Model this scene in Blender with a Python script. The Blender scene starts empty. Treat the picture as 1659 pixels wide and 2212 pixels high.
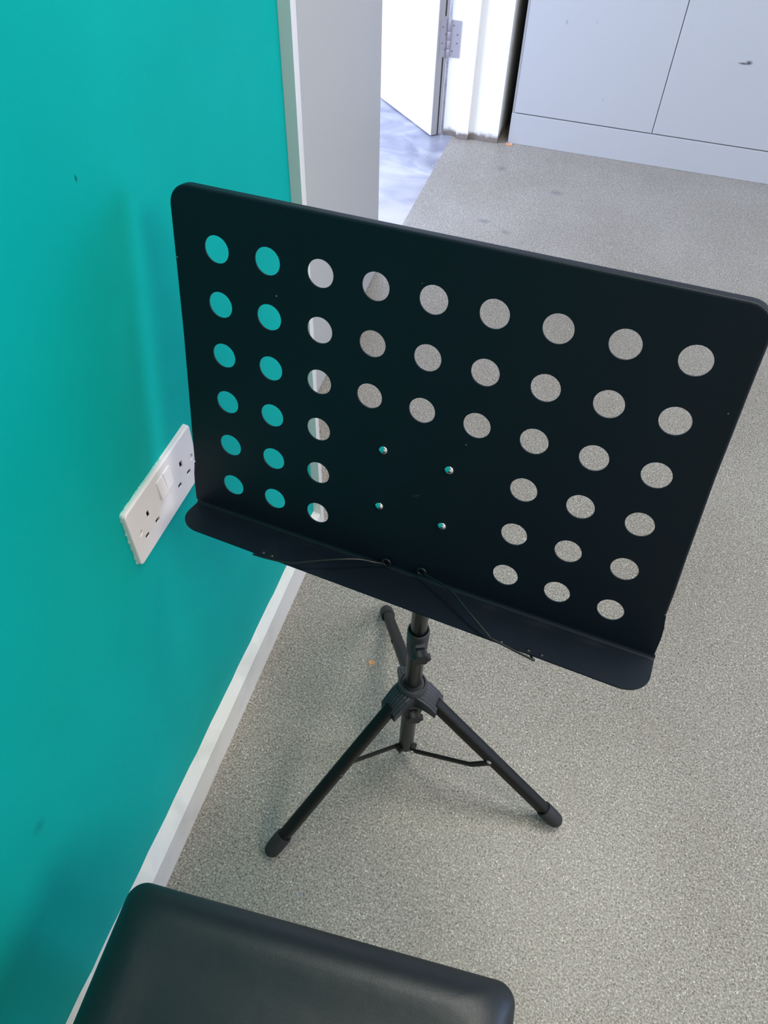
import bpy, bmesh, math, random
from mathutils import Vector, Matrix
random.seed(7)
sc = bpy.context.scene
COL = sc.collection

# ------------------------------------------------------------ camera
CAM = Vector((0.3916, 0.0, 1.2297))
Rr = Vector((0.95541287, 0.29428992, 0.02407675))     # image right
Rd = Vector((0.24049671, -0.7282737, -0.64169989))    # image down
Rf = Vector((-0.17131134, 0.61887872, -0.76657782))   # view direction
cd = bpy.data.cameras.new('camera')
cd.sensor_fit = 'HORIZONTAL'; cd.sensor_width = 36.0
cd.lens = 1663.2 / 1659.0 * 36.0
cd.clip_start = 0.02; cd.clip_end = 60
cam = bpy.data.objects.new('camera', cd); COL.objects.link(cam)
m3 = Matrix((Rr, -Rd, -Rf)).transposed()
cam.matrix_world = Matrix.Translation(CAM) @ m3.to_4x4()
sc.camera = cam

# ------------------------------------------------------------ light and exposure
sc.view_settings.view_transform = 'Standard'
sc.view_settings.look = 'None'
sc.view_settings.gamma = 1.0
sc.view_settings.exposure = 0.0
sc.view_settings.use_curve_mapping = False

w = bpy.data.worlds.new('daylight'); sc.world = w; w.use_nodes = True
wb = w.node_tree.nodes['Background']
wb.inputs[0].default_value = (0.66, 0.74, 1.0, 1); wb.inputs[1].default_value = 1.7

def area(name, loc, size, energy, color, aim):
    l = bpy.data.lights.new(name, 'AREA'); l.shape = 'RECTANGLE'
    l.size, l.size_y = size; l.energy = energy; l.color = color
    o = bpy.data.objects.new(name, l); COL.objects.link(o); o.location = loc
    d = Vector(aim) - Vector(loc)
    o.rotation_euler = d.to_track_quat('-Z', 'Y').to_euler()
    return o
area('ceiling_lamp', (0.82, 1.0, 2.53), (0.7, 0.7), 25, (1.0, 0.95, 0.87), (0.82, 1.0, 0))
area('ceiling_lamp', (2.3, -0.35, 2.53), (1.1, 1.1), 54, (1.0, 0.95, 0.88), (2.3, -0.35, 0))
area('window_daylight', (3.36, 1.5, 1.45), (2.0, 1.2), 50, (0.42, 0.58, 1.0), (0.6, 2.7, 0.0))
area('doorway_daylight', (-2.1, 1.5, 1.8), (0.8, 0.8), 130, (0.58, 0.69, 1.0), (-0.1, 2.7, 0.3))

# ------------------------------------------------------------ helpers
def tag(o, label=None, cat=None, group=None, kind=None):
    if label: o['label'] = label
    if cat: o['category'] = cat
    if group: o['group'] = group
    if kind: o['kind'] = kind
    return o
def build(name, bm, mat, parent=None, smooth=False, bevel=0, angle=35):
    bmesh.ops.remove_doubles(bm, verts=bm.verts, dist=1e-6)
    bmesh.ops.recalc_face_normals(bm, faces=bm.faces)
    me = bpy.data.meshes.new(name); bm.to_mesh(me); bm.free()
    if smooth:
        for p in me.polygons: p.use_smooth = True
        try: me.set_sharp_from_angle(angle=math.radians(angle))
        except Exception: pass
    o = bpy.data.objects.new(name, me); COL.objects.link(o)
    if isinstance(mat, (list, tuple)):
        for mm in mat: me.materials.append(mm)
    elif mat: me.materials.append(mat)
    if parent: o.parent = parent
    if bevel:
        md = o.modifiers.new('bevel', 'BEVEL'); md.width = bevel; md.segments = 3
        md.limit_method = 'ANGLE'; md.angle_limit = math.radians(30)
    return o
def empty(name, loc=(0, 0, 0)):
    o = bpy.data.objects.new(name, None); COL.objects.link(o); o.location = loc
    o.empty_display_size = 0.05
    return o
def box(bm, lo, hi, M=None):
    vs = [bm.verts.new(Vector((x, y, z))) for x in (lo[0], hi[0]) for y in (lo[1], hi[1]) for z in (lo[2], hi[2])]
    if M is not None:
        for v in vs: v.co = M @ v.co
    for f in ((0,1,3,2),(4,6,7,5),(0,4,5,1),(2,3,7,6),(0,2,6,4),(1,5,7,3)):
        bm.faces.new([vs[i] for i in f])
    return vs
def prism(bm, pts, a, b, M=None):
    """closed 2D outline (x,y) extruded from z=a to z=b"""
    lo = [bm.verts.new(Vector((x, y, a))) for x, y in pts]
    hi = [bm.verts.new(Vector((x, y, b))) for x, y in pts]
    if M is not None:
        for v in lo + hi: v.co = M @ v.co
    n = len(pts)
    bm.faces.new(lo[::-1]); bm.faces.new(hi)
    for i in range(n): bm.faces.new([lo[i], lo[(i+1) % n], hi[(i+1) % n], hi[i]])
def frame_for(d, up=Vector((0, 0, 1))):
    d = d.normalized()
    if abs(d.dot(up)) > 0.98: up = Vector((0, 1, 0))
    x = d.cross(up).normalized(); y = x.cross(d).normalized()
    return x, y, d
def tube(bm, path, r, seg=16, cap=True, up=Vector((0, 0, 1)), prof=None):
    """sweep a circle (or a profile of (x,y)) along path; r may be a list"""
    path = [Vector(q) for q in path]; n = len(path); rings = []
    px = None
    for i, q in enumerate(path):
        if i == 0: d = path[1] - q
        elif i == n - 1: d = q - path[i-1]
        else: d = (path[i+1] - q).normalized() + (q - path[i-1]).normalized()
        if px is None: x, y, dd = frame_for(d, up)
        else:
            dd = d.normalized(); x = (px - dd * px.dot(dd)).normalized(); y = x.cross(dd).normalized()
        px = x
        rr = r[i] if isinstance(r, (list, tuple)) else r
        if prof: pts = [(a * rr, b * rr) for a, b in prof]
        else: pts = [(math.cos(2*math.pi*k/seg) * rr, math.sin(2*math.pi*k/seg) * rr) for k in range(seg)]
        rings.append([bm.verts.new(q + x * a + y * b) for a, b in pts])
    m = len(rings[0])
    for i in range(n - 1):
        for k in range(m):
            bm.faces.new([rings[i][k], rings[i][(k+1) % m], rings[i+1][(k+1) % m], rings[i+1][k]])
    if cap:
        bm.faces.new(rings[0][::-1]); bm.faces.new(rings[-1])
def lathe(bm, prof, M, seg=24):
    """prof: (radius, z) list, closed onto the axis at both ends when radius 0"""
    rings = []
    for r, z in prof:
        if r < 1e-7: rings.append([bm.verts.new(M @ Vector((0, 0, z)))])
        else: rings.append([bm.verts.new(M @ Vector((r*math.cos(2*math.pi*k/seg), r*math.sin(2*math.pi*k/seg), z))) for k in range(seg)])
    for a, b in zip(rings, rings[1:]):
        for k in range(seg):
            if len(a) == 1 and len(b) == 1: continue
            if len(a) == 1: bm.faces.new([a[0], b[k], b[(k+1) % seg]])
            elif len(b) == 1: bm.faces.new([a[k], a[(k+1) % seg], b[0]])
            else: bm.faces.new([a[k], a[(k+1) % seg], b[(k+1) % seg], b[k]])
def basis(x, y, z, loc):
    return Matrix.Translation(Vector(loc)) @ Matrix((Vector(x), Vector(y), Vector(z))).transposed().to_4x4()
def axisM(loc, d):
    x, y, dd = frame_for(Vector(d)); return basis(x, y, dd, loc)
def rrect(x0, y0, x1, y1, r, seg=6):
    out = []
    rs = r if isinstance(r, (list, tuple)) else (r,)*4
    for (cx, cy, a0), q in zip(((x1, y1, 0), (x0, y1, 90), (x0, y0, 180), (x1, y0, 270)), rs):
        sx = -1 if cx == x1 else 1; sy = -1 if cy == y1 else 1
        for k in range(seg + 1):
            a = math.radians(a0 + 90*k/seg)
            out.append((cx + sx*q + q*math.cos(a), cy + sy*q + q*math.sin(a)))
    return out
def curve_fill(name, outline, holes, thick):
    """flat plate with holes, lying in local XY, thickness centred on 0; returns bmesh"""
    cu = bpy.data.curves.new(name, 'CURVE'); cu.dimensions = '2D'; cu.fill_mode = 'BOTH'; cu.extrude = thick/2
    for pts in [outline] + holes:
        s = cu.splines.new('POLY'); s.points.add(len(pts) - 1); s.use_cyclic_u = True
        for p, (x, y) in zip(s.points, pts): p.co = (x, y, 0, 1)
    o = bpy.data.objects.new(name, cu); COL.objects.link(o)
    dg = bpy.context.evaluated_depsgraph_get(); dg.update()
    me = bpy.data.meshes.new_from_object(o.evaluated_get(dg))
    bm = bmesh.new(); bm.from_mesh(me)
    bpy.data.objects.remove(o); bpy.data.curves.remove(cu); bpy.data.meshes.remove(me)
    return bm

# ------------------------------------------------------------ materials
def mat(name, color, rough=0.5, metal=0.0, spec=0.5, bump=None, coat=0.0):
    m = bpy.data.materials.new(name); m.use_nodes = True
    nt = m.node_tree; b = nt.nodes['Principled BSDF']
    b.inputs['Base Color'].default_value = (*color, 1); b.inputs['Roughness'].default_value = rough
    b.inputs['Metallic'].default_value = metal; b.inputs['Specular IOR Level'].default_value = spec
    b.inputs['Coat Weight'].default_value = coat
    if bump:
        scale, strength, dist = bump
        tc = nt.nodes.new('ShaderNodeTexCoord'); n = nt.nodes.new('ShaderNodeTexNoise')
        n.inputs['Scale'].default_value = scale; n.inputs['Detail'].default_value = 3
        bp = nt.nodes.new('ShaderNodeBump'); bp.inputs['Strength'].default_value = strength; bp.inputs['Distance'].default_value = dist
        nt.links.new(tc.outputs['Object'], n.inputs['Vector']); nt.links.new(n.outputs['Fac'], bp.inputs['Height'])
        nt.links.new(bp.outputs['Normal'], b.inputs['Normal'])
    return m
class NT:
    def __init__(s, m): s.t = m.node_tree; s.b = s.t.nodes['Principled BSDF']
    def n(s, typ, **kw):
        q = s.t.nodes.new(typ)
        for k, v in kw.items():
            if k.startswith('i_'): q.inputs[k[2:].replace('_', ' ')].default_value = v
            else: setattr(q, k, v)
        return q
    def l(s, a, b): s.t.links.new(a, b)
    def ramp(s, fac, stops, interp='LINEAR'):
        r = s.n('ShaderNodeValToRGB'); r.color_ramp.interpolation = interp
        e = r.color_ramp.elements
        while len(e) < len(stops): e.new(0.5)
        for q, (p, c) in zip(e, stops): q.position = p; q.color = (*c, 1)
        s.l(fac, r.inputs[0]); return r.outputs[0]
    def mix(s, fac, a, b, mode='MIX'):
        x = s.n('ShaderNodeMix', data_type='RGBA', blend_type=mode)
        for v, i in ((fac, 0), (a, 6), (b, 7)):
            if hasattr(v, 'links') or hasattr(v, 'is_linked'): s.l(v, x.inputs[i])
            else: x.inputs[i].default_value = v if not isinstance(v, tuple) else (*v, 1)
        return x.outputs[2]
    def spot(s, centre, radii, soft=0.6, wobble=0.0):
        """soft elliptical mark at an object-space place -> 0..1"""
        tc = s.n('ShaderNodeTexCoord'); v = tc.outputs['Object']
        sub = s.n('ShaderNodeVectorMath', operation='SUBTRACT'); s.l(v, sub.inputs[0]); sub.inputs[1].default_value = centre
        div = s.n('ShaderNodeVectorMath', operation='DIVIDE'); s.l(sub.outputs[0], div.inputs[0]); div.inputs[1].default_value = radii
        ln = s.n('ShaderNodeVectorMath', operation='LENGTH'); s.l(div.outputs[0], ln.inputs[0])
        out = ln.outputs['Value']
        if wobble:
            nz = s.n('ShaderNodeTexNoise'); nz.inputs['Scale'].default_value = 160; s.l(v, nz.inputs['Vector'])
            ad = s.n('ShaderNodeMath', operation='MULTIPLY_ADD'); s.l(nz.outputs['Fac'], ad.inputs[0]); ad.inputs[1].default_value = wobble; s.l(out, ad.inputs[2]); out = ad.outputs[0]
        mr = s.n('ShaderNodeMapRange'); s.l(out, mr.inputs[0])
        mr.inputs[1].default_value = 1 - soft; mr.inputs[2].default_value = 1 + wobble*.5; mr.inputs[3].default_value = 1; mr.inputs[4].default_value = 0
        return mr.outputs[0]

# teal emulsion
M_teal = mat('teal_paint', (0.001, 0.40, 0.385), 0.6, spec=0.06)
t = NT(M_teal); tc = t.n('ShaderNodeTexCoord')
n1 = t.n('ShaderNodeTexNoise', i_Scale=420.0, i_Detail=4.0); t.l(tc.outputs['Object'], n1.inputs['Vector'])
n2 = t.n('ShaderNodeTexNoise', i_Scale=5.0, i_Detail=3.0); t.l(tc.outputs['Object'], n2.inputs['Vector'])
c = t.ramp(n2.outputs['Fac'], [(0.3, (0.0006, 0.318, 0.288)), (0.7, (0.0010, 0.350, 0.322))])
c = t.mix(t.spot((0, 0.148, 0.417), (0.3, 0.012, 0.012), 0.9), c, (0.001, 0.25, 0.24))
c = t.mix(t.spot((0, 0.486, 0.933), (0.3, 0.0016, 0.004), 0.5, 0.5), c, (0.002, 0.09, 0.09))
t.l(c, t.b.inputs['Base Color'])
bp = t.n('ShaderNodeBump', i_Strength=0.22, i_Distance=0.0006); t.l(n1.outputs['Fac'], bp.inputs['Height']); t.l(bp.outputs[0], t.b.inputs['Normal'])

# white gloss trim
def white_paint(name, col, rough=0.35):
    m = mat(name, col, rough, spec=0.5); t = NT(m); tc = t.n('ShaderNodeTexCoord')
    n = t.n('ShaderNodeTexNoise', i_Scale=14.0, i_Detail=6.0); t.l(tc.outputs['Object'], n.inputs['Vector'])
    d = tuple(x*0.86 for x in col)
    t.l(t.ramp(n.outputs['Fac'], [(0.32, d), (0.5, col), (1.0, col)]), t.b.inputs['Base Color'])
    bp = t.n('ShaderNodeBump', i_Strength=0.15, i_Distance=0.001); t.l(n.outputs['Fac'], bp.inputs['Height']); t.l(bp.outputs[0], t.b.inputs['Normal'])
    return m
M_trim = white_paint('white_gloss_trim', (0.66, 0.64, 0.60))
M_arch = mat('glossy_white_architrave_paint', (0.70, 0.69, 0.68), 0.14, spec=0.7, coat=0.3)
M_wallwhite = mat('white_wall_paint', (0.72, 0.71, 0.68), 0.7)
M_ceiling = mat('ceiling_paint', (0.8, 0.79, 0.76), 0.8)

# jamb paint with dirt near the floor
M_jamb = mat('worn_white_jamb_paint', (0.84, 0.83, 0.81), 0.35); t = NT(M_jamb); tc = t.n('ShaderNodeTexCoord')
sx = t.n('ShaderNodeSeparateXYZ'); t.l(tc.outputs['Object'], sx.inputs[0])
n = t.n('ShaderNodeTexNoise', i_Scale=45.0, i_Detail=6.0); t.l(tc.outputs['Object'], n.inputs['Vector'])
ad = t.n('ShaderNodeMath', operation='MULTIPLY_ADD'); t.l(n.outputs['Fac'], ad.inputs[0]); ad.inputs[1].default_value = -0.03; t.l(sx.outputs['Z'], ad.inputs[2])
t.l(t.ramp(ad.outputs[0], [(0.0, (0.20, 0.17, 0.15)), (0.014, (0.84, 0.83, 0.81))]), t.b.inputs['Base Color'])

# grey door paint with scuffs
M_door = mat('grey_door_paint', (0.43, 0.425, 0.415), 0.5); t = NT(M_door)
c = (0.43, 0.425, 0.415)
for ctr, rad in (((0, 0.345, 0.345), (0.3, 0.003, 0.008)), ((0, 0.435, 0.315), (0.3, 0.003, 0.003)), ((0, 0.53, 0.275), (0.3, 0.008, 0.012)), ((0, 0.49, 0.55), (0.3, 0.004, 0.004))):
    c = t.mix(t.spot(ctr, rad, 0.9, 0.3), c, (0.26, 0.25, 0.26))
t.l(c, t.b.inputs['Base Color'])
M_door_white = mat('white_door_paint', (0.80, 0.80, 0.80), 0.4, bump=(30, 0.1, 0.001))

# speckled safety vinyl
M_floor = mat('speckled_safety_vinyl', (0.3, 0.29, 0.26), 0.42, spec=0.5); t = NT(M_floor); tc = t.n('ShaderNodeTexCoord')
P = tc.outputs['Object']
nd = t.n('ShaderNodeTexNoise', i_Scale=260.0, i_Detail=2.0); t.l(P, nd.inputs['Vector'])
dv = t.n('ShaderNodeVectorMath', operation='MULTIPLY_ADD'); t.l(nd.outputs['Color'], dv.inputs[0]); dv.inputs[1].default_value = (0.006, 0.006, 0.0); t.l(P, dv.inputs[2])
def flecks(scale, thr, lo, ch):
    v = t.n('ShaderNodeTexVoronoi', i_Scale=scale); t.l(dv.outputs[0], v.inputs['Vector'])
    sp_ = t.n('ShaderNodeSeparateColor'); t.l(v.outputs['Color'], sp_.inputs[0])
    g1 = t.n('ShaderNodeMapRange'); t.l(v.outputs['Distance'], g1.inputs[0]); g1.inputs[1].default_value = thr; g1.inputs[2].default_value = thr*1.5; g1.inputs[3].default_value = 1; g1.inputs[4].default_value = 0
    g2 = t.n('ShaderNodeMath', operation='GREATER_THAN'); t.l(sp_.outputs[ch], g2.inputs[0]); g2.inputs[1].default_value = lo
    g3 = t.n('ShaderNodeMath', operation='MULTIPLY'); t.l(g1.outputs[0], g3.inputs[0]); t.l(g2.outputs[0], g3.inputs[1])
    return g3.outputs[0], sp_
nm = t.n('ShaderNodeTexNoise', i_Scale=330.0, i_Detail=3.0, i_Roughness=0.6); t.l(P, nm.inputs['Vector'])
c = t.ramp(nm.outputs['Fac'], [(0.32, (0.125, 0.113, 0.086)), (0.5, (0.246, 0.226, 0.196)), (0.68, (0.42, 0.395, 0.345))])
f1, s1 = flecks(360.0, 0.22, 0.66, 0)
c = t.mix(f1, c, (0.60, 0.575, 0.51))
f2, s2 = flecks(330.0, 0.24, 0.60, 1)
c = t.mix(f2, c, (0.075, 0.07, 0.052))
nb = t.n('ShaderNodeTexNoise', i_Scale=3.5, i_Detail=4.0); t.l(P, nb.inputs['Vector'])
c = t.mix(1.0, c, t.ramp(nb.outputs['Fac'], [(0.3, (0.88, 0.87, 0.84)), (0.7, (1.05, 1.05, 1.05))]), 'MULTIPLY')
for ctr, rad in (((0.14, 2.16, 0), (0.02, 0.014, 1)), ((0.065, 2.2, 0), (0.026, 0.016, 1)), ((0.25, 2.45, 0), (0.03, 0.02, 1)), ((0.05, 2.55, 0), (0.02, 0.02, 1))):
    c = t.mix(t.spot(ctr, rad, 0.9, 0.2), c, (0.15, 0.145, 0.14))
t.l(c, t.b.inputs['Base Color'])
bp = t.n('ShaderNodeBump', i_Strength=0.5, i_Distance=0.0008); t.l(s1.outputs[1], bp.inputs['Height']); t.l(bp.outputs[0], t.b.inputs['Normal'])

# scuffed blue grey sheet floor beyond the doorway
M_blue = mat('scuffed_blue_grey_sheet', (0.25, 0.27, 0.36), 0.35); t = NT(M_blue); tc = t.n('ShaderNodeTexCoord')
mp = t.n('ShaderNodeMapping'); mp.inputs['Scale'].default_value = (1.0, 1.7, 1.0); mp.inputs['Rotation'].default_value = (0, 0, 0.6); t.l(tc.outputs['Object'], mp.inputs[0])
n = t.n('ShaderNodeTexNoise', i_Scale=5.0, i_Detail=7.0, i_Distortion=0.8); t.l(mp.outputs[0], n.inputs['Vector'])
n2 = t.n('ShaderNodeTexNoise', i_Scale=90.0, i_Detail=3.0); t.l(tc.outputs['Object'], n2.inputs['Vector'])
c = t.ramp(n.outputs['Fac'], [(0.34, (0.17, 0.175, 0.225)), (0.5, (0.27, 0.275, 0.315)), (0.66, (0.40, 0.40, 0.43))])
c = t.mix(t.ramp(n2.outputs['Fac'], [(0.70, (0, 0, 0)), (0.76, (1, 1, 1))]), c, (0.62, 0.62, 0.64))
sy = t.n('ShaderNodeSeparateXYZ'); t.l(tc.outputs['Object'], sy.inputs[0])
nn = t.n('ShaderNodeTexNoise', i_Scale=6.0, i_Detail=5.0); t.l(tc.outputs['Object'], nn.inputs['Vector'])
ad = t.n('ShaderNodeMath', operation='MULTIPLY_ADD'); t.l(nn.outputs['Fac'], ad.inputs[0]); ad.inputs[1].default_value = 0.55; t.l(sy.outputs['Y'], ad.inputs[2])
mr = t.n('ShaderNodeMapRange'); t.l(ad.outputs[0], mr.inputs[0]); mr.inputs[1].default_value = 2.42; mr.inputs[2].default_value = 2.72; mr.inputs[3].default_value = 0.8; mr.inputs[4].default_value = 0.0
c = t.mix(mr.outputs[0], c, (0.42, 0.40, 0.385))
t.l(c, t.b.inputs['Base Color'])

# blacks
M_desk = mat('black_powder_coat', (0.0036, 0.0078, 0.0150), 0.50, spec=0.28); t = NT(M_desk); tc = t.n('ShaderNodeTexCoord')
n = t.n('ShaderNodeTexNoise', i_Scale=900.0, i_Detail=2.0); t.l(tc.outputs['Object'], n.inputs['Vector'])
v = t.n('ShaderNodeTexVoronoi', i_Scale=70.0, i_Randomness=1.0); t.l(tc.outputs['Object'], v.inputs['Vector'])
sep = t.n('ShaderNodeSeparateColor'); t.l(v.outputs['Color'], sep.inputs[0])
th = t.n('ShaderNodeMath', operation='LESS_THAN'); t.l(v.outputs['Distance'], th.inputs[0]); th.inputs[1].default_value = 0.055
th2 = t.n('ShaderNodeMath', operation='GREATER_THAN'); t.l(sep.outputs[0], th2.inputs[0]); th2.inputs[1].default_value = 0.955
mu = t.n('ShaderNodeMath', operation='MULTIPLY'); t.l(th.outputs[0], mu.inputs[0]); t.l(th2.outputs[0], mu.inputs[1])
t.l(t.mix(mu.outputs[0], (0.0036, 0.0078, 0.0150), (0.25, 0.26, 0.27)), t.b.inputs['Base Color'])
bp = t.n('ShaderNodeBump', i_Strength=0.12, i_Distance=0.0003); t.l(n.outputs['Fac'], bp.inputs['Height']); t.l(bp.outputs[0], t.b.inputs['Normal'])
M_tube = mat('satin_black_tube', (0.008, 0.009, 0.009), 0.30, spec=0.5, bump=(700, 0.1, 0.0003))
M_leg = mat('satin_black_leg', (0.006, 0.006, 0.006), 0.48, spec=0.26)
M_plastic = mat('dark_grey_plastic', (0.026, 0.028, 0.034), 0.55, bump=(500, 0.15, 0.0004))
M_rubber = mat('black_rubber', (0.016, 0.016, 0.018), 0.7, bump=(400, 0.2, 0.0005))
M_wire = mat('black_wire', (0.012, 0.013, 0.014), 0.3, spec=0.45)
M_chrome = mat('bright_steel', (0.80, 0.82, 0.84), 0.12, metal=1.0)
M_steel = mat('worn_steel', (0.42, 0.40, 0.44), 0.42, metal=0.55, bump=(200, 0.2, 0.0005))
M_edge_shade = mat('shaded_door_edge', (0.34, 0.33, 0.34), 0.6)  # darker grey that puts shade into the colour of the white leaf's edge
M_steel_dark = mat('grimy_steel', (0.16, 0.15, 0.16), 0.5, metal=0.4)
M_dark = mat('dark_recess', (0.02, 0.018, 0.017), 0.8)
M_leather = mat('black_leather', (0.007, 0.011, 0.013), 0.40, spec=0.45); t = NT(M_leather); tc = t.n('ShaderNodeTexCoord')
v = t.n('ShaderNodeTexVoronoi', i_Scale=900.0, feature='DISTANCE_TO_EDGE'); t.l(tc.outputs['Object'], v.inputs['Vector'])
n = t.n('ShaderNodeTexNoise', i_Scale=14.0, i_Detail=3.0); t.l(tc.outputs['Object'], n.inputs['Vector'])
bp = t.n('ShaderNodeBump', i_Strength=0.28, i_Distance=0.0004); t.l(v.outputs['Distance'], bp.inputs['Height'])
bp2 = t.n('ShaderNodeBump', i_Strength=0.25, i_Distance=0.004); t.l(n.outputs['Fac'], bp2.inputs['Height']); t.l(bp.outputs[0], bp2.inputs['Normal']); t.l(bp2.outputs[0], t.b.inputs['Normal'])
M_socket = mat('white_moulded_plastic', (0.70, 0.66, 0.66), 0.32, spec=0.5)
M_socket_dark = mat('socket_slot_shadow', (0.10, 0.08, 0.08), 0.6)
M_flake = mat('dried_paint', (0.30, 0.52, 0.49), 0.5)
M_cab = mat('grey_enamelled_steel', (0.425, 0.435, 0.455), 0.34, spec=0.45); t = NT(M_cab)
c = (0.425, 0.435, 0.455)
for ctr, rad in (((0.72, 2.745, 0.346), (0.013, 0.2, 0.008)), ((0.705, 2.745, 0.342), (0.02, 0.2, 0.004))):
    c = t.mix(t.spot(ctr, rad, 0.85), c, (0.05, 0.05, 0.06))
for ctr, rad in (((0.32, 2.745, 0.185), (0.003, 0.2, 0.006)), ((0.55, 2.745, 0.06), (0.012, 0.2, 0.006)), ((0.16, 2.745, 0.39), (0.006, 0.2, 0.01)), ((0.25, 2.745, 0.40), (0.005, 0.2, 0.003))):
    c = t.mix(t.spot(ctr, rad, 0.95, 0.3), c, (0.27, 0.28, 0.33))
t.l(c, t.b.inputs['Base Color'])
M_leafbit = mat('dry_leaf', (0.52, 0.27, 0.13), 0.7)
M_blueflake = mat('blue_paper', (0.08, 0.17, 0.62), 0.5)
M_glass = mat('window_glass', (1, 1, 1), 0.0); M_glass.node_tree.nodes['Principled BSDF'].inputs['Transmission Weight'].default_value = 1.0

# ------------------------------------------------------------ room shell
YN, YF = 0.900, 2.728        # near and far jamb of the double doorway
XR, YB, YW, H = 3.5, -2.2, 3.25, 2.6
bm = bmesh.new(); box(bm, (-0.165, YB, -0.05), (XR, YW, 0)); fl = build('floor', bm, M_floor); tag(fl, kind='structure', label='grey speckled vinyl floor', cat='floor')
bm = bmesh.new(); box(bm, (-2.6, 0.2, -0.05), (-0.165, 4.4, 0.0)); o = build('floor_outside', bm, M_blue); tag(o, 'scuffed blue grey sheet floor beyond the doorway', 'floor', kind='structure')
# teal wall: near piece, piece beyond the doorway, lintel
bm = bmesh.new(); box(bm, (-0.2, YB, 0), (0, YN + 0.012, H)); tag(build('wall_left', bm, M_teal), 'teal painted wall beside the music stand', 'wall', kind='structure')
bm = bmesh.new(); box(bm, (-0.2, YF + 0.03, 0), (-0.004, YW, H)); tag(build('wall_left', bm, M_wallwhite), 'white wall piece behind the steel cupboard', 'wall', kind='structure')
bm = bmesh.new(); box(bm, (-0.2, YN + 0.012, 2.08), (0, YF + 0.03, H)); tag(build('wall_left', bm, M_teal), 'teal wall above the doorway', 'wall', kind='structure')
bm = bmesh.new(); box(bm, (-0.2, YW, 0), (XR, YW + 0.1, H)); tag(build('wall_far', bm, M_wallwhite), 'white wall behind the steel cupboard', 'wall', kind='structure')
bm = bmesh.new(); box(bm, (-0.2, YB - 0.1, 0), (XR, YB, H)); tag(build('wall_back', bm, M_wallwhite), 'white wall behind the viewer', 'wall', kind='structure')
bm = bmesh.new()
box(bm, (XR, YB, 0), (XR + 0.1, 0.5, H)); box(bm, (XR, 2.5, 0), (XR + 0.1, YW, H)); box(bm, (XR, 0.5, 0), (XR + 0.1, 2.5, 0.85)); box(bm, (XR, 0.5, 2.1), (XR + 0.1, 2.5, H))
tag(build('wall_right', bm, M_wallwhite), 'white wall with the window', 'wall', kind='structure')
bm = bmesh.new(); box(bm, (-0.2, YB, H), (XR, YW, H + 0.08)); tag(build('ceiling', bm, M_ceiling), 'white ceiling', 'ceiling', kind='structure')
# window in the right wall
win = empty('window_1', (XR, 1.5, 0.85)); tag(win, 'white framed window in the right wall', 'window', kind='structure')
bm = bmesh.new()
for lo, hi in (((0.02, -1.0, 0), (0.08, 1.0, 0.05)), ((0.02, -1.0, 1.2), (0.08, 1.0, 1.25)), ((0.02, -1.0, 0), (0.08, -0.95, 1.25)), ((0.02, 0.95, 0), (0.08, 1.0, 1.25)), ((0.02, -0.025, 0), (0.08, 0.025, 1.25))): box(bm, lo, hi)
build('window_frame', bm, M_trim, win)
bm = bmesh.new(); box(bm, (0.045, -0.96, 0.04), (0.051, 0.96, 1.21)); build('pane', bm, M_glass, win)

# ceiling lights (the lamps that light the room)
for i, (x, y, hw) in enumerate(((0.82, 1.0, 0.38), (2.3, -0.35, 0.56))):
    e = empty('ceiling_light', (x, y, H)); tag(e, ['square ceiling light above the music stand', 'square ceiling light nearer the window side'][i], 'ceiling light')
    bm = bmesh.new()
    for lo, hi in (((-hw-.03, -hw-.03, -0.05), (hw+.03, -hw, 0)), ((-hw-.03, hw, -0.05), (hw+.03, hw+.03, 0)), ((-hw-.03, -hw, -0.05), (-hw, hw, 0)), ((hw, -hw, -0.05), (hw+.03, hw, 0))): box(bm, lo, hi)
    build('frame', bm, M_ceiling, e)
    md = bpy.data.materials.get('lit_diffuser')
    if not md:
        md = mat('lit_diffuser', (0.9, 0.9, 0.88), 0.5); b = md.node_tree.nodes['Principled BSDF']
        b.inputs['Emission Color'].default_value = (1, 0.96, 0.88, 1); b.inputs['Emission Strength'].default_value = 2.5
    bm = bmesh.new(); box(bm, (-hw, -hw, -0.035), (hw, hw, -0.03)); build('diffuser', bm, md, e)

# skirting: chamfered top, slightly narrower towards the doorway
def skirting_profile(y):
    k = (y - 0.2) / 0.7
    xs = 0.0235 - 0.0065*k; return [(0, 0), (xs, 0), (xs - 0.003, 0.057 + 0.008*k), (0, 0.0705)]
bm = bmesh.new(); rings = []
N = 120
for i in range(N + 1):
    y = YB + 0.0 + (YN - 0.001 - YB)*i/N
    pr = skirting_profile(max(0.0, y))
    wob = 0.0012*math.sin(y*61) + 0.0009*math.sin(y*143 + 1) + random.uniform(-.0004, .0004)
    pr[3] = (0, pr[3][1] + wob); rings.append([bm.verts.new((x, y, z)) for x, z in pr])
for a, b in zip(rings, rings[1:]):
    for k in range(4): bm.faces.new([a[k], a[(k+1) % 4], b[(k+1) % 4], b[k]])
bm.faces.new(rings[0]); bm.faces.new(rings[-1][::-1])
tag(build('baseboard_left', bm, M_trim), 'white skirting board along the teal wall', 'skirting', kind='structure')

# near architrave: flat bead with a rounded inner arris
pts = [(-0.02, 0.0), (0.0155, 0.0), (0.0155, 0.0145)] + [(0.0155 - 0.0045*(1 - math.cos(a)), 0.0145 + 0.0045*math.sin(a)) for a in [math.radians(q) for q in (20, 40, 60, 90)]] + [(-0.02, 0.019)]
bm = bmesh.new(); prism(bm, [(x, y + YN - 0.004) for x, y in pts], 0, 2.1)
tag(build('trim_1', bm, M_arch, smooth=True, angle=40), 'white architrave strip at the end of the teal wall', 'trim', kind='structure')
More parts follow.
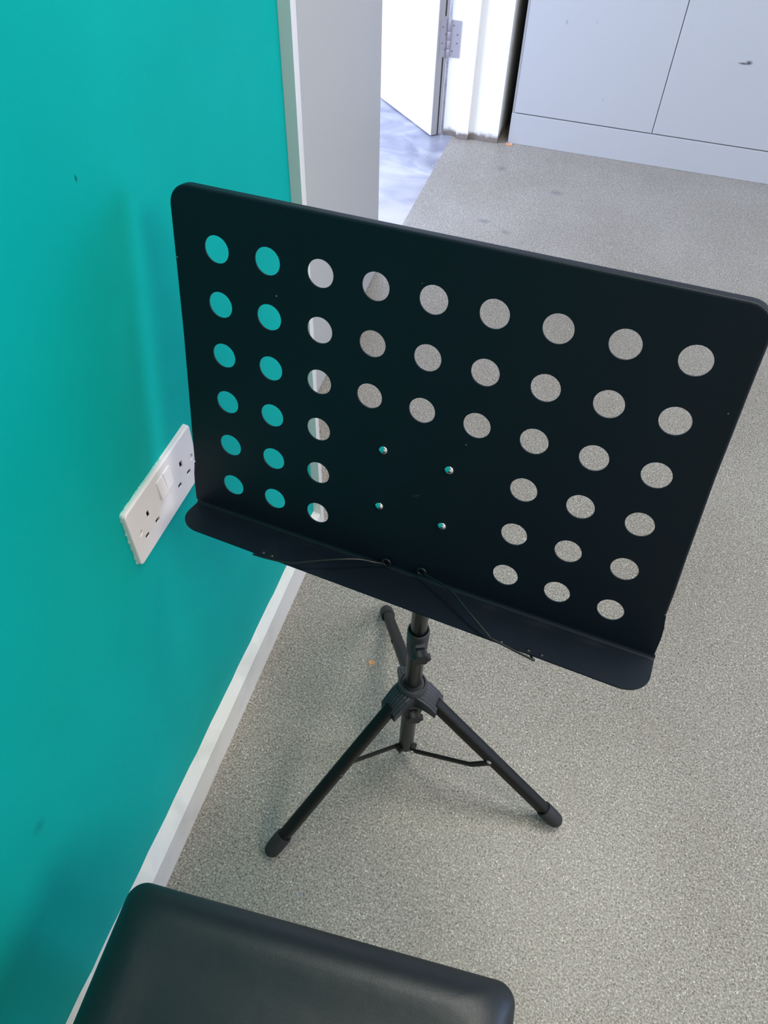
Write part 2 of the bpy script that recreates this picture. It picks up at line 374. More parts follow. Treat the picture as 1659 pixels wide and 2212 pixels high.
# near jamb lining
bm = bmesh.new(); box(bm, (-0.2, YN + 0.012, 0), (-0.02, YN + 0.03, 2.08)); box(bm, (-0.13, YN + 0.03, 0), (-0.085, YN + 0.042, 2.08))
tag(build('trim_2', bm, M_jamb), 'white door lining behind the architrave strip', 'trim', kind='structure')
# far jamb: rebate, stop, lining, architrave
bm = bmesh.new()
box(bm, (-0.2, YF, 0), (-0.02, YF + 0.03, 2.08))
box(bm, (-0.150, YF - 0.0155, 0), (-0.107, YF + 0.001, 2.08))
tag(build('trim_3', bm, M_jamb, bevel=0.0012), 'worn white far door lining with stop, beside steel cupboard', 'trim', kind='structure')
bm = bmesh.new(); box(bm, (-0.075, YF + 0.002, 0), (-0.003, YF + 0.09, 2.1))
o = build('trim_4', bm, M_jamb, bevel=0.0015); tag(o, 'white far architrave next to the steel cupboard', 'trim', kind='structure'); o.location.y = -0.004
# door head lining
bm = bmesh.new(); box(bm, (-0.2, YN + 0.03, 2.05), (-0.02, YF, 2.08)); tag(build('trim_5', bm, M_jamb), 'white head lining of the doorway', 'trim', kind='structure')

# near leaf (grey, slightly ajar)
d1 = empty('door_1', (-0.125, 0.935, 0.0)); d1.rotation_euler = (0, 0, math.radians(2.6)); tag(d1, 'grey flush door leaf standing slightly ajar', 'door', kind='structure')
bm = bmesh.new(); prism(bm, rrect(-0.044, 0.0, 0.0, 0.915, 0.0015, 2), 0.004, 2.03); build('door_panel', bm, M_door, d1, smooth=True)
# far leaf (swung wide open outwards)
d2 = empty('door_2', (-0.205, YF - 0.002, 0.0)); ang = math.radians(133); tag(d2, 'white door leaf swung wide open on steel hinge', 'door', kind='structure')
# local: leaf closed runs along -y, inner face at x=0.044; rotate about pin clockwise seen from above
d2.rotation_euler = (0, 0, -ang)
bm = bmesh.new(); box(bm, (0.0, -0.92, 0.004), (0.044, -0.003, 2.03)); build('door_panel', bm, M_door_white, d2, bevel=0.0015)
bm = bmesh.new(); box(bm, (0.014, -0.0026, 0.004), (0.0185, -0.0012, 0.252)); build('edge_gap_line', bm, M_dark, d2)  # plain dark line in place of a gap along the leaf edge
bm = bmesh.new(); box(bm, (0.014, -0.0026, 0.372), (0.0185, -0.0012, 2.03)); build('edge_gap_line', bm, M_dark, d2)
bm = bmesh.new(); box(bm, (0.003, -0.0032, 0.004), (0.0415, -0.0022, 2.03)); build('edge_shade', bm, M_edge_shade, d2)  # added thin grey strip, paints the hinge edge as turned from the daylight
bm = bmesh.new(); box(bm, (0.003, -0.0026, 0.255), (0.033, -0.0010, 0.362)); hp = build('hinge_plate', bm, M_steel, d2)
for z, x in ((0.275, .012), (0.295, .024), (0.32, .012), (0.342, .024)):
    bm = bmesh.new(); lathe(bm, [(0, -0.0006), (0.0026, -0.0006), (0.0026, 0.0006), (0.0, 0.0008)], axisM((x, -0.0010, z), (0, 1, 0)), 10); build('screw', bm, M_steel_dark, hp)
# knuckle and frame plate of the hinge
hinge = empty('door_hinge', (-0.205, YF - 0.004, 0.25)); tag(hinge, 'worn steel butt hinge on the far white jamb', 'hinge')
bm = bmesh.new()
for a, b in ((0.0, 0.026), (0.0275, 0.052), (0.0535, 0.078), (0.0795, 0.112)): lathe(bm, [(0, a), (0.0062, a), (0.0068, a + .001), (0.0068, b - .001), (0.0062, b), (0, b)], Matrix.Translation((0, 0, 0)), 16)
build('knuckle', bm, M_steel, hinge, smooth=True)
bm = bmesh.new(); box(bm, (0.006, 0.001, 0.003), (0.039, 0.0045, 0.110)); fp = build('frame_plate', bm, M_steel, hinge)
for z, x in ((0.02, .014), (0.045, .028), (0.07, .028), (0.095, .014)):
    bm = bmesh.new(); lathe(bm, [(0, -0.0006), (0.0026, -0.0006), (0.0026, 0.0006), (0.0, 0.0008)], axisM((x, 0.001, z), (0, -1, 0)), 10); build('screw', bm, M_steel_dark, fp)

# ------------------------------------------------------------ steel cupboard
cab = empty('steel_cupboard', (0.5, 2.96, 0)); tag(cab, 'pale blue-grey steel cupboard with two doors and a plain plinth', 'cupboard')
L = Vector((0.5, 2.96, 0))
def cbox(bm, lo, hi): box(bm, Vector(lo) - L, Vector(hi) - L)
bm = bmesh.new()
cbox(bm, (0.031, 2.752, 0.0), (0.969, 3.18, 0.101)); cbox(bm, (0.031, 2.775, 0.101), (0.969, 3.18, 1.82))
cbox(bm, (0.031, 2.752, 0.101), (0.0385, 2.78, 1.82)); cbox(bm, (0.9615, 2.752, 0.101), (0.969, 2.78, 1.82)); cbox(bm, (0.031, 2.752, 1.80), (0.969, 3.18, 1.83))
def M_obj_world(m, off):
    return m
o = build('body', bm, M_cab, cab)
bm = bmesh.new(); box(bm, Vector((0.031, 2.745, 0.0)) - L, Vector((0.969, 2.7535, 0.100)) - L); build('plinth', bm, M_cab, cab, bevel=0.0012)
# doors keep world-scale coordinates in their own mesh so that the small marks sit where they are
for x0, x1 in ((0.0395, 0.4990), (0.5010, 0.9605)):
    bm = bmesh.new(); box(bm, (x0, 2.745, 0.1035), (x1, 2.765, 1.798))
    o = build('door', bm, M_cab, cab, bevel=0.0016); o.location = -L
bm = bmesh.new(); box(bm, Vector((0.53, 2.735, 1.0)) - L, Vector((0.545, 2.745, 1.12)) - L); build('handle', bm, M_chrome, cab, bevel=0.003)

# ------------------------------------------------------------ double socket
so = empty('wall_socket', (0, 0.476, 0.5765)); tag(so, 'white double power socket with two rocker switches on teal wall', 'socket')
def sp(bm, pts, a, b): # pts (y,z) relative, extruded in x
    M = Matrix(((0, 0, 1, 0), (1, 0, 0, 0), (0, 1, 0, 0), (0, 0, 0, 1))); prism(bm, pts, a, b, M)
# plate with recessed openings
YZ = lambda y, z: (y - 0.476, z - 0.5765)
out_ = rrect(-0.0705, -0.0400, 0.0705, 0.0400, 0.004, 5)
holes = []
def rc(y, z, w_, h_): cy, cz = YZ(y, z); return [(cy - w_/2, cz - h_/2), (cy - w_/2, cz + h_/2), (cy + w_/2, cz + h_/2), (cy + w_/2, cz - h_/2)]
slots = []
for ye in (0.4385, 0.5155):
    slots += [rc(ye, 0.5850, 0.0062, 0.0098), rc(ye + 0.0112, 0.561, 0.0082, 0.0062), rc(ye - 0.0112, 0.561, 0.0082, 0.0062)]
circ = []
for yc in (0.4175, 0.5375): cy, cz = YZ(yc, 0.5755); circ.append([(cy + 0.0042*math.cos(a*math.pi/8), cz - 0.0042*math.sin(a*math.pi/8)) for a in range(16)])
bm = curve_fill('plate', out_, slots + circ, 0.003)
Mx = Matrix(((0, 0, 1, 0), (1, 0, 0, 0), (0, 1, 0, 0), (0, 0, 0, 1)))
for v in bm.verts: v.co = Mx @ v.co; v.co.x += 0.0049
# sloping rim down to the wall
secs = []
for k in range(7):
    q = math.radians(90*k/6); g = 0.0022*math.sin(q); secs.append((0.0064 - 0.0018*(1 - math.cos(q)), rrect(-0.0705 - g, -0.0400 - g, 0.0705 + g, 0.0400 + g, 0.004 + g*.5, 5)))
secs.append((0.0, rrect(-0.0731, -0.0425, 0.0731, 0.0425, 0.005, 5)))
rr = [[bm.verts.new((x, y, z)) for y, z in oo] for x, oo in secs]
for a, b in zip(rr, rr[1:]):
    for k in range(len(a)): bm.faces.new([a[k], a[(k+1) % len(a)], b[(k+1) % len(a)], b[k]])
plate = build('plate', bm, M_socket, so)
for p_ in plate.data.polygons: p_.use_smooth = abs(p_.normal.x) < 0.98 and p_.area < 1e-3 and len(p_.vertices) == 4 and min(v_ for v_ in [plate.data.vertices[i].co.x for i in p_.vertices]) > 0.0029 and abs(p_.center.y) + abs(p_.center.z) > 0.04
bm = bmesh.new(); box(bm, (0.0002, -0.069, -0.039), (0.0012, 0.069, 0.039)); build('backing', bm, M_socket_dark, so)
for k, (y0, y1) in enumerate(((-0.0118, 0.0022), (0.0027, 0.0172))):
    bm = bmesh.new()
    z0, z1 = 0.0030, 0.0300
    vs = [(y0, z0, .0098), (y1, z0, .0098), (y1, z1, .0072), (y0, z1, .0072)]
    if k == 1: vs = [(y0, z0, .0090), (y1, z0, .0090), (y1, z1, .0076), (y0, z1, .0076)]
    lo = [bm.verts.new((0.0058, y, z)) for y, z, x in vs]; hi = [bm.verts.new((x, y, z)) for y, z, x in vs]
    bm.faces.new(lo[::-1]); bm.faces.new(hi)
    for q in range(4): bm.faces.new([lo[q], lo[(q+1) % 4], hi[(q+1) % 4], hi[q]])
    build('rocker_switch', bm, M_socket, so, bevel=0.0006)
for yc in (0.4175, 0.5375):
    cy, cz = YZ(yc, 0.5755); bm = bmesh.new(); lathe(bm, [(0, 0.0018), (0.0040, 0.0018), (0.0040, 0.0044), (0.0030, 0.0050), (0, 0.0050)], basis((0, 1, 0), (0, 0, 1), (1, 0, 0), (0, cy, cz)), 16)
    build('screw_cap', bm, M_socket, so, smooth=True)
# torn paint and filler along two edges of the plate
bm = bmesh.new()
pin, pout = [], []
n_ = 70
for k in range(n_ + 1):
    q = k/n_
    if q < 0.38: y, z, dy, dz = -0.0728, -0.040 + 0.082*q/0.38, -1, 0
    else: y, z, dy, dz = -0.0728 + 0.085*(q - 0.38)/0.62, 0.0424, 0, 1
    e = random.choice((0.0002, 0.0003, 0.0006, 0.0010, 0.0015)) if q < 0.25 or 0.4 < q < 0.72 else random.choice((0.0, 0.0002, 0.0004, 0.0008))
    pin.append((y, z)); pout.append((y + dy*(e + 0.0004), z + dz*(e + 0.0004)))
V1 = [bm.verts.new((0.0022, y, z)) for y, z in pin]; V2 = [bm.verts.new((0.0002, y, z)) for y, z in pout]
for k in range(n_): bm.faces.new([V1[k], V1[k+1], V2[k+1], V2[k]])
build('filler_edge', bm, M_flake, so)

# ------------------------------------------------------------ music stand
PI = 0.05
O0 = Vector((0.28861444, 0.48032638, 0.75228227))
A = Vector((0.99134549, -0.12114832, 0.05056882)).normalized()
B = Vector((0.02425762, -0.20952393, -0.97750258)); B = (B - A*A.dot(B)).normalized()
Nn = A.cross(B)                                   # away from the reader
MD = basis(A, -B, -Nn, O0)                        # desk: x right, y up, z to the reader
def G(c, r): return ((c - 4)*PI, -(r - 2.5)*PI)   # hole grid -> desk plane
AX = Vector((0.303, 0.505, 0))
st = empty('music_stand', (AX.x, AX.y, 0)); tag(st, 'black tripod music stand with perforated metal desk', 'music stand')
INV = Matrix.Translation(-Vector((AX.x, AX.y, 0)))
def part(name, bm, m, parent=None, **kw):
    """geometry given in world coordinates, parented to the stand (or to one of its parts)"""
    bm.transform(INV); return build(name, bm, m, parent or st, **kw)
present = {r: (range(9) if r < 3 else [0, 1, 2, 6, 7, 8]) for r in range(6)}
holes = []
for r in present:
    for c in present[r]:
        cx, cy = G(c, r); holes.append([(cx + 0.0121*math.cos(-a*math.pi/24), cy + 0.0121*math.sin(-a*math.pi/24)) for a in range(48)])
def arc(cx, cy, r, a0, a1, n=8): return [(cx + r*math.cos(math.radians(a0 + (a1-a0)*k/n)), cy + r*math.sin(math.radians(a0 + (a1-a0)*k/n))) for k in range(n+1)]
xl, xr = G(-0.845, 0)[0], G(8.775, 0)[0]; yt = G(0, -0.935)[1]; yb = G(0, 5.72)[1]; rc_ = 0.017
def edge_side(s, x0):   # side outline from top to bottom with the small shoulder above the ledge
    return [(x0 + s*dx, G(0, r)[1]) for dx, r in [(k_*(0.85 if s < 0 else 1.15), r_) for k_, r_ in ((0, 0.2), (0.0005, 1.8), (0.0026, 3.4), (0.0040, 4.2), (0.0042, 4.70), (0.0064, 4.74), (0.0070, 4.85), (0.0084, 5.02), (0.0092, 5.3), (0.0090, 5.72))]]
outl = arc(xr - rc_, yt - rc_, rc_, 0, 90) [::-1]
outl = arc(xl + rc_, yt - rc_, rc_, 180, 90) + arc(xr - rc_, yt - rc_, rc_, 90, 0) + edge_side(1, xr) + edge_side(-1, xl)[::-1]
T = 0.0014
bm = curve_fill('desk', outl, holes, T)
def strip(bm, rows, t=None):
    vr = [[bm.verts.new(p) for p in row] for row in rows]
    for a, b in zip(vr, vr[1:]):
        for k in range(len(a) - 1): bm.faces.new([a[k], a[k+1], b[k+1], b[k]])
# rolled flange round the top and down the sides, bent away from the reader
path = edge_side(-1, xl)[:5][::-1] + arc(xl + rc_, yt - rc_, rc_, 180, 90) + arc(xr - rc_, yt - rc_, rc_, 90, 0) + edge_side(1, xr)[:5]
def normals(path):
    out = []
    for i, p in enumerate(path):
        a = Vector(path[max(0, i-1)]); b = Vector(path[min(len(path)-1, i+1)]); d = (b - a).normalized(); out.append((-d.y, d.x))
    return out
nr = normals(path); rows = []
fr = 0.0022
for q in range(6):
    a = math.radians(90*q/5); off = fr*math.sin(a); dz = T/2 - fr*(1 - math.cos(a))
    rows.append([(p[0] + n[0]*off, p[1] + n[1]*off, dz) for p, n in zip(path, nr)])
dep = []
for i, p in enumerate(path):
    top = max(0.0, min(1.0, (p[1] - (yt - 0.20)) / 0.19)); dep.append(0.0004 if i in (0, len(path) - 1) else 0.003 + 0.0055*top)
rows.append([(p[0] + n[0]*fr, p[1] + n[1]*fr, -dd) for p, n, dd in zip(path, nr, dep)])
rows.append([(p[0] + n[0]*(fr - T), p[1] + n[1]*(fr - T), -dd) for p, n, dd in zip(path, nr, dep)])
rows.append([(p[0] + n[0]*(fr - T), p[1] + n[1]*(fr - T), -T) for p, n in zip(path, nr)])
strip(bm, rows)
bm.transform(MD); desk = part('desk', bm, M_desk, smooth=True, angle=25)
# ledge with its bend, widening a touch to the right
xl2, xr2 = G(-0.965, 0)[0], G(9.01, 0)[0]; y0 = G(0, 5.72)[1]; br = 0.0035
NX = 64; rows_t = []; rows_b = []
for i in range(NX + 1):
    rows_t.append([]); rows_b.append([])
def depth_at(x):  # reach of the ledge at x with rounded front corners
    full = 0.0425 + 0.0075*(x - xl2)/(xr2 - xl2)
    R = 0.026
    ex = min(x - xl2, xr2 - x) 
    if ex < R: full = full - R + math.sqrt(max(0.0, R*R - (R - ex)**2))
    return full
xs = [xl2 + 0.026*(1 - math.cos(math.pi/2*k/10)) for k in range(11)] + [xl2 + 0.026 + (xr2 - xl2 - 0.052)*k/40 for k in range(1, 40)] + [xr2 - 0.026*(1 - math.cos(math.pi/2*(10 - k)/10)) for k in range(11)]
bm = bmesh.new(); top = []; bot = []
for x in xs:
    colm = [(y0, 0.0)] + [(y0 - br*math.sin(a), br*(1 - math.cos(a))) for a in [math.radians(90*q/5) for q in range(1, 6)]]
    D = depth_at(x)
    for f in (0.3, 0.6, 0.85, 1.0): colm.append((y0 - br, br + (D - br)*f))
    top.append([(x, y, z + T/2) for y, z in colm])
    bot.append([(x, y - (0 if q == 0 else T*min(1, q/5)), z - T/2 if q < 6 else z + T/2) for q, (y, z) in enumerate(colm)])
vt = [[bm.verts.new(p) for p in r] for r in top]; vb = [[bm.verts.new(p) for p in r] for r in bot]
for V in (vt, vb):
    for a, b in zip(V, V[1:]):
        for k in range(len(a) - 1): bm.faces.new([a[k], a[k+1], b[k+1], b[k]])
for i in range(len(xs) - 1):
    bm.faces.new([vt[i][-1], vt[i+1][-1], vb[i+1][-1], vb[i][-1]])
    bm.faces.new([vt[i][0], vt[i+1][0], vb[i+1][0], vb[i][0]])
for V in (0, -1):
    for k in range(len(vt[0]) - 1): bm.faces.new([vt[V][k], vt[V][k+1], vb[V][k+1], vb[V][k]])
bm.transform(MD); ledge = part('ledge', bm, M_desk, smooth=True, angle=40)
ledge['label'] = 'folded front ledge for holding pages'
# small rivets through the ledge
for c, r_ in ((1.17, 0.0017), (1.37, 0.0017), (6.84, 0.0017), (7.09, 0.0013)):
    bm = bmesh.new(); lathe(bm, [(0.0, 0.0012), (r_, 0.0006), (r_*1.5, 0), (r_*1.5, -0.0006), (0, -0.0006)], MD @ basis((1, 0, 0), (0, 0, -1), (0, 1, 0), (G(c, 0)[0], y0 - br + T*0, 0.0405 if c < 3 else 0.0445)), 12)
    part('ledge_rivet', bm, M_wire, ledge, smooth=True)
# four bright rivets
for c, r_ in ((3.34, 3.03), (4.63, 3.04), (3.34, 4.33), (4.64, 4.33)):
    x, y = G(c, r_); bm = bmesh.new()
    lathe(bm, [(0.0045, 0.0), (0.0045, 0.0006), (0.0038, 0.0015), (0.0025, 0.0022), (0.0012, 0.0025), (0, 0.0026)], MD @ Matrix.Translation((x, y, T/2)), 24)
    q = part('rivet', bm, M_chrome, desk, smooth=True, angle=80); q['label'] = 'domed bright steel rivet'
# wire page holders
def desk_pt(c, r, z): x, y = G(c, r); return MD @ Vector((x, y, z))
def smooth_path(pts, n=6):
    P_ = [Vector(p) for p in pts]; out = []
    for i in range(len(P_) - 1):
        p0 = P_[max(0, i-1)]; p1 = P_[i]; p2 = P_[i+1]; p3 = P_[min(len(P_)-1, i+2)]
        for k in range(n):
            s = k/n; out.append(0.5*((2*p1) + (p2-p0)*s + (2*p0 - 5*p1 + 4*p2 - p3)*s*s + (3*p1 - p0 - 3*p2 + p3)*s**3))
    out.append(P_[-1]); return out
def loop_pts(c, r, z, rad, a0, sgn):
    return [desk_pt(c + rad*math.cos(a)/PI, r + rad*math.sin(a)/PI, z) for a in [a0 + sgn*2*math.pi*k/14 for k in range(15)]]
lw = [desk_pt(1.17, 5.86, 0.038), desk_pt(1.05, 5.855, 0.044), desk_pt(1.02, 5.80, 0.0475), desk_pt(1.10, 5.76, 0.0490), desk_pt(1.36, 5.72, 0.0500), desk_pt(1.89, 5.645, 0.0490), desk_pt(2.32, 5.56, 0.040), desk_pt(2.80, 5.50, 0.028), desk_pt(3.14, 5.535, 0.017), desk_pt(3.38, 5.635, 0.009), desk_pt(3.53, 5.66, 0.006)]
bm = bmesh.new(); tube(bm, smooth_path(lw) + [q for q in loop_pts(3.61, 5.63, 0.004, 0.0042, math.pi, 1)][1:], 0.0011, 8)
q = part('page_holder', bm, M_wire, smooth=True, angle=80); q['label'] = 'left wire page holder lying flat along the ledge'
rw = [desk_pt(6.84, 5.86, 0.042), desk_pt(6.96, 5.86, 0.050), desk_pt(7.00, 5.83, 0.0525), desk_pt(6.95, 5.80, 0.0535), desk_pt(6.60, 5.76, 0.0525), desk_pt(6.17, 5.70, 0.0510), desk_pt(6.08, 5.66, 0.0500), desk_pt(5.60, 5.53, 0.037), desk_pt(5.12, 5.43, 0.022), desk_pt(4.95, 5.44, 0.018), desk_pt(4.70, 5.50, 0.012), desk_pt(4.46, 5.565, 0.006)]
bm = bmesh.new(); tube(bm, smooth_path(rw) + [q for q in loop_pts(4.37, 5.555, 0.004, 0.0042, 0, 1)][1:], 0.0011, 8)
q = part('page_holder', bm, M_wire, smooth=True, angle=80); q['label'] = 'right wire page holder slanting across the ledge'

# bracket behind the desk and tilting joint
bm = bmesh.new(); x0, ya = G(3.2, 4.5); x1, yb_ = G(4.8, 2.85)
prism(bm, rrect(x0, ya, x1, yb_, 0.006, 4), -0.0035, -0.0012, MD)
bj = MD @ Vector((G(3.99, 0)[0], G(0, 3.68)[1], -0.002))
tube(bm, [bj, Vector((AX.x, AX.y, bj.z - 0.02))], 0.009, 16)
part('desk_bracket', bm, M_plastic, smooth=True)
ztop = bj.z - 0.02
bm = bmesh.new(); tube(bm, [Vector((AX.x - .018, AX.y, ztop)), Vector((AX.x + .018, AX.y, ztop))], 0.013, 20)
tj = part('tilt_joint', bm, M_plastic, smooth=True)
# poles
def vtube(name, prof, m, parent=None, seg=32):
    bm = bmesh.new(); lathe(bm, prof, Matrix.Translation(AX), seg); return part(name, bm, m, parent, smooth=True)
vtube('upper_pole', [(0, 0.34), (0.0106, 0.34), (0.0106, ztop), (0, ztop)], M_tube)
vtube('lower_pole', [(0, 0.037), (0.0105, 0.037), (0.0118, 0.0385), (0.0118, 0.365), (0, 0.365)], M_tube)
# clutch collar, flared and open at the top
bm = bmesh.new(); lathe(bm, [(0.0119, 0.338), (0.0126, 0.338), (0.0137, 0.350), (0.0142, 0.368), (0.0144, 0.390), (0.0138, 0.3935), (0.0126, 0.3942), (0.0112, 0.3925), (0.0110, 0.386), (0.0110, 0.362)], Matrix.Translation(AX), 32)
col = part('clutch_collar', bm, M_plastic, smooth=True, angle=50)
def knob(parent, z, yaw, reach):
    dirv = Vector((math.sin(yaw), -math.cos(yaw), 0)); base = Vector((AX.x, AX.y, z))
    bm = bmesh.new()
    sx_ = basis(Vector((math.cos(yaw), math.sin(yaw), 0)), dirv, Vector((0, 0, 1)), base)
    box(bm, (-0.0065, 0.008, -0.010), (0.0065, reach - 0.004, 0.010), sx_)
    o_ = part('knob_boss', bm, M_plastic, parent, bevel=0.0012)
    bm = bmesh.new(); lathe(bm, [(0, 0), (0.0032, 0), (0.0032, 0.010), (0, 0.010)], axisM(base + dirv*(reach - 0.006), dirv), 14)
    part('knob_screw', bm, M_steel, parent, smooth=True)
    bm = bmesh.new(); n = 48; pts = []
    for k in range(n):
        a = 2*math.pi*k/n; pts.append(((0.0112 + 0.0013*math.cos(6*a))*math.cos(a), (0.0112 + 0.0013*math.cos(6*a))*math.sin(a)))
    Mk = axisM(base + dirv*(reach + 0.001), dirv); 
    prism(bm, [(x*.72, y*.72) for x, y in pts[::2]], -0.0035, 0.001, Mk)
    prism(bm, pts, 0.0, 0.0085, Mk)
    k_ = part('knob', bm, M_rubber, parent, bevel=0.0012)
knob(col, 0.371, 0.42, 0.023)

# tripod hub with three ribbed arms
HZ = 0.232
feet = [Vector((0.152, 0.292, 0)), Vector((0.561, 0.468, 0)), Vector((0.193, 0.757, 0))]
bm = bmesh.new()
lathe(bm, [(0.0120, HZ - 0.052), (0.0190, HZ - 0.052), (0.0200, HZ - 0.04), (0.0200, HZ + 0.012), (0.0212, HZ + 0.016), (0.0190, HZ + 0.0215), (0.0176, HZ + 0.0215), (0.0160, HZ + 0.019), (0.0136, HZ + 0.019), (0.0130, HZ + 0.0245), (0.0121, HZ + 0.0245), (0.0121, HZ - 0.052)], Matrix.Translation(AX), 40)
arms = []
for F in feet:
    d = (F - AX); d.z = 0; rad = d.length; d.normalize(); s = Vector((-d.y, d.x, 0))
    def AP(r, off, z): return AX + d*r + s*off + Vector((0, 0, z))
    # ribbed shroud: cross-section strips with a stepped top
    nrb = 14; W0, W1 = 0.0165, 0.0155
    sec = [(0.010, HZ + 0.0165, W0), (0.022, HZ + 0.0125, W0), (0.033, HZ + 0.004, W1), (0.043, HZ - 0.007, W1*.98)]
    botz = [HZ - 0.012, HZ - 0.014, HZ - 0.020, HZ - 0.026]
    tops = []
    for r, z, wd in sec:
        row = []
        for k in range(nrb + 1):
            q = -1 + 2*k/nrb; rib = 0.0011 if (k % 2) else 0.0
            zz = z - rib - 0.004*(q*q); row.append(bm.verts.new(AP(r, q*wd, zz)))
        tops.append(row)
    bl = [bm.verts.new(AP(r, -wd, bz)) for (r, z, wd), bz in zip(sec, botz)]
    brr = [bm.verts.new(AP(r, wd, bz)) for (r, z, wd), bz in zip(sec, botz)]
    for a, b in zip(tops, tops[1:]):
        for k in range(nrb): bm.faces.new([a[k], a[k+1], b[k+1], b[k]])
    for i in range(3):
        bm.faces.new([tops[i][0], tops[i+1][0], bl[i+1], bl[i]]); bm.faces.new([tops[i][-1], tops[i+1][-1], brr[i+1], brr[i]])
        bm.faces.new([bl[i], bl[i+1], brr[i+1], brr[i]])
    bm.faces.new(tops[-1] + [brr[-1], bl[-1]])
    arms.append((d, s, rad))
hub = part('hub', bm, M_plastic)
knob(hub, 0.207, 0.42, 0.027)
# legs, feet, braces
prof = rrect(-0.0085, -0.0098, 0.0085, 0.0098, 0.0055, 4)
for (d, s, rad), F in zip(arms, feet):
    top_ = AX + d*0.034 + Vector((0, 0, HZ - 0.010)); tip = AX + d*(rad - 0.010) + Vector((0, 0, 0.0195))
    dr = (tip - top_).normalized()
    bm = bmesh.new(); tube(bm, [top_, tip], 1.0, prof=prof)
    leg = part('leg', bm, M_leg, smooth=True, angle=60)
    bm = bmesh.new(); foot0 = tip - dr*0.026
    lathe(bm, [(0.0098, 0.0), (0.0122, 0.0), (0.0126, 0.002), (0.0126, 0.020), (0.0122, 0.030), (0.0108, 0.036), (0.0070, 0.0405), (0, 0.042)], axisM(foot0, dr), 24)
    part('rubber_foot', bm, M_rubber, leg, smooth=True, angle=50)
    # lowest point of the foot should rest on the floor
    jt = top_.lerp(tip, 0.455)
    for sg in (-1, 1):
        bm = bmesh.new(); lathe(bm, [(0.0046, 0), (0.0042, 0.0012), (0.0026, 0.0024), (0, 0.0028)], axisM(jt + s*sg*0.0080, s*sg), 14)
        part('leg_rivet', bm, M_steel if sg < 0 else M_wire, leg, smooth=True, angle=80)
    # brace strap: starts on the pole collar, kinks just before the leg
    base = AX + d*0.0125 + Vector((0, 0, 0.043)); sd = -1
    b0 = base + s*sd*0.006
    k2 = jt + s*sd*0.0092 + Vector((0, 0, -0.001)); k1 = base.lerp(k2, 0.80) + s*sd*0.004 + Vector((0, 0, -0.010))
    bm = bmesh.new(); pr = rrect(-0.0016, -0.0048, 0.0016, 0.0048, 0.0008, 2)
    tube(bm, [b0, b0.lerp(k1, 0.5), k1, k1.lerp(k2, 0.5) , k2], 1.0, prof=pr, up=Vector((0, 0, 1)))
    part('brace', bm, M_leg, smooth=True, angle=40)
    hb = AX + d*0.0108 + Vector((0, 0, 0.043))
    bm = bmesh.new(); box(bm, (-0.001, -0.005, -0.006), (0.006, 0.005, 0.006), basis(d, s, (0, 0, 1), hb))
    lug = part('brace_lug', bm, M_leg)
    bm = bmesh.new(); lathe(bm, [(0, -0.002), (0.0036, -0.002), (0.0034, 0.0008), (0.002, 0.0018), (0, 0.0021)], axisM(hb + d*0.003 + s*sd*0.0085, s*sd), 14)
    part('lug_rivet', bm, M_steel, lug, smooth=True)

# ------------------------------------------------------------ black padded bench
ZS = 0.498
be = empty('padded_bench', (0.1362, 0.1233, 0)); be.rotation_euler = (0, 0, math.radians(3.47)); tag(be, 'black padded leather bench seat below the music stand', 'bench')
BI = Matrix.Identity(4)
X0, X1 = 0.0, 0.3485; Y0, Y1 = -0.52, 0.0
def bench_outline(inset, r, n=8):
    return rrect(X0 + inset, Y0 + inset, X1 - inset, Y1 - inset, r + inset*0.45, n)
prof_ = [(0.004, -0.058), (0.0, -0.053), (0.0, -0.0205)]
for k in range(13):
    th_ = math.radians(62 - 62*k/12); prof_.append((0.036*(math.sin(math.radians(62)) - math.sin(th_)) + (0.0004 if k == 0 else 0.0006), -0.036*(1 - math.cos(th_))))
prof_ += [(0.040, -0.0003), (0.050, -0.0011), (0.062, -0.0013), (0.078, -0.0006), (0.10, 0.0006), (0.13, 0.0014), (0.155, 0.0016)]
bm = bmesh.new(); rings = []
for ins, z in prof_:
    rings.append([bm.verts.new((x, y, ZS + z)) for x, y in bench_outline(ins, 0.017)])
m_ = len(rings[0])
for a, b in zip(rings, rings[1:]):
    for k in range(m_): bm.faces.new([a[k], a[(k+1) % m_], b[(k+1) % m_], b[k]])
bm.faces.new(rings[0]); bm.faces.new(rings[-1])
bm.transform(BI); seat = build('seat', bm, M_leather, be, smooth=True, angle=60)
bm = bmesh.new(); bx0, bx1, by0, by1 = X0 + .012, X1 - .012, Y0 + .012, Y1 - .012
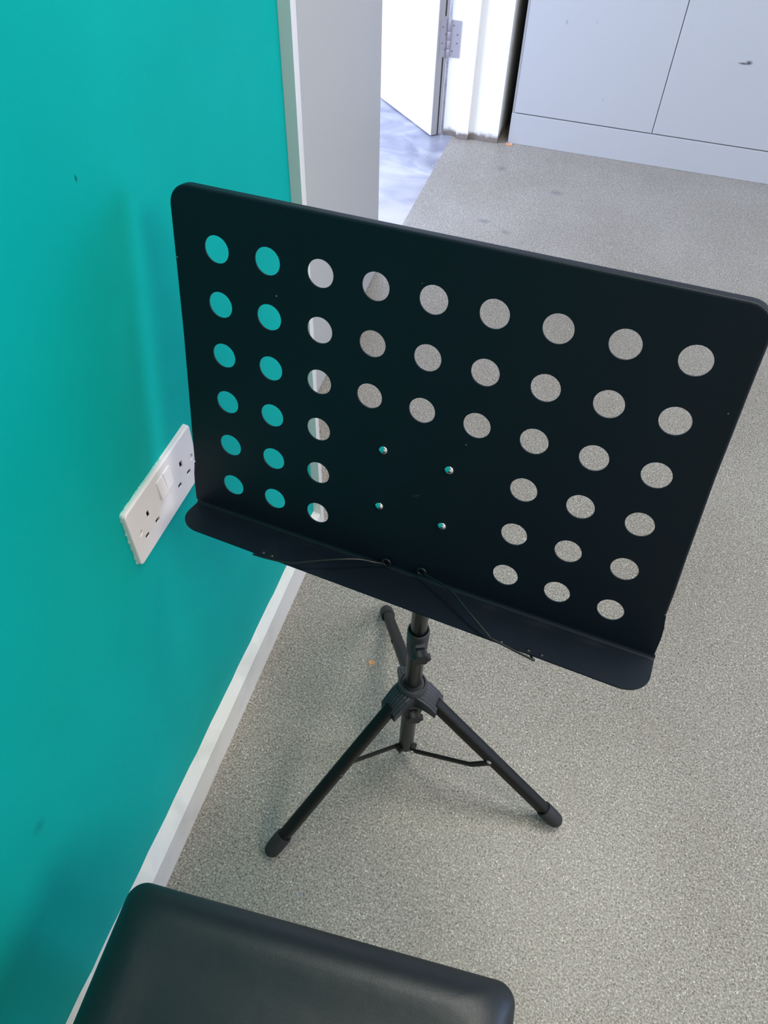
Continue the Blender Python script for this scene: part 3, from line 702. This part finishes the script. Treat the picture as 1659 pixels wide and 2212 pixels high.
for lo, hi in (((bx0, by0, ZS-.09), (bx1, by0+.02, ZS-.052)), ((bx0, by1-.02, ZS-.09), (bx1, by1, ZS-.052)), ((bx0, by0, ZS-.09), (bx0+.02, by1, ZS-.052)), ((bx1-.02, by0, ZS-.09), (bx1, by1, ZS-.052))): box(bm, lo, hi)
bm.transform(BI); build('seat_frame', bm, M_leg, be, bevel=0.002)
for x in (bx0, bx1 - 0.03):
    for y in (by0, by1 - 0.03):
        bm = bmesh.new(); box(bm, (x, y, 0.0), (x + 0.03, y + 0.03, ZS - .06)); bm.transform(BI); build('leg', bm, M_leg, be, bevel=0.003)

# ------------------------------------------------------------ small things on the floor
def scrap(name, loc, size, m, seed, label, cat, h=0.0012, group=None):
    random.seed(seed); bm = bmesh.new()
    pts = [(size[0]*math.cos(a)*random.uniform(.7, 1.1), size[1]*math.sin(a)*random.uniform(.7, 1.1)) for a in [2*math.pi*k/9 for k in range(9)]]
    lo = [bm.verts.new((x, y, 0.0)) for x, y in pts]; hi = [bm.verts.new((x*.96, y*.96, h*random.uniform(.5, 1.8))) for x, y in pts]
    c_ = bm.verts.new((0, 0, h*.8)); n = len(pts); bm.faces.new(lo[::-1])
    for i in range(n):
        bm.faces.new([lo[i], lo[(i+1) % n], hi[(i+1) % n], hi[i]]); bm.faces.new([hi[i], hi[(i+1) % n], c_])
    o = build(name, bm, m); o.location = loc; tag(o, label, cat, group); return o
scrap('leaf_fragment', (0.200, 0.650, 0.0), (0.0072, 0.0062), M_leafbit, 3, 'small orange-brown leaf fragment on floor left of the stand', 'leaf')
scrap('leaf_fragment', (0.040, 2.728, 0.0), (0.012, 0.006), M_leafbit, 5, 'tiny dry leaf fragment at foot of the steel cupboard', 'leaf', 0.004)
scrap('blue_fleck', (0.215, 0.255, 0.0), (0.0022, 0.0014), M_blueflake, 8, 'tiny blue fleck on floor between left foot and bench', 'fleck', 0.0005)
scrap('blue_fleck', (0.41, 0.22, 0.0), (0.0022, 0.0012), M_blueflake, 9, 'tiny blue fleck on floor right of middle, above bench', 'fleck', 0.0005)
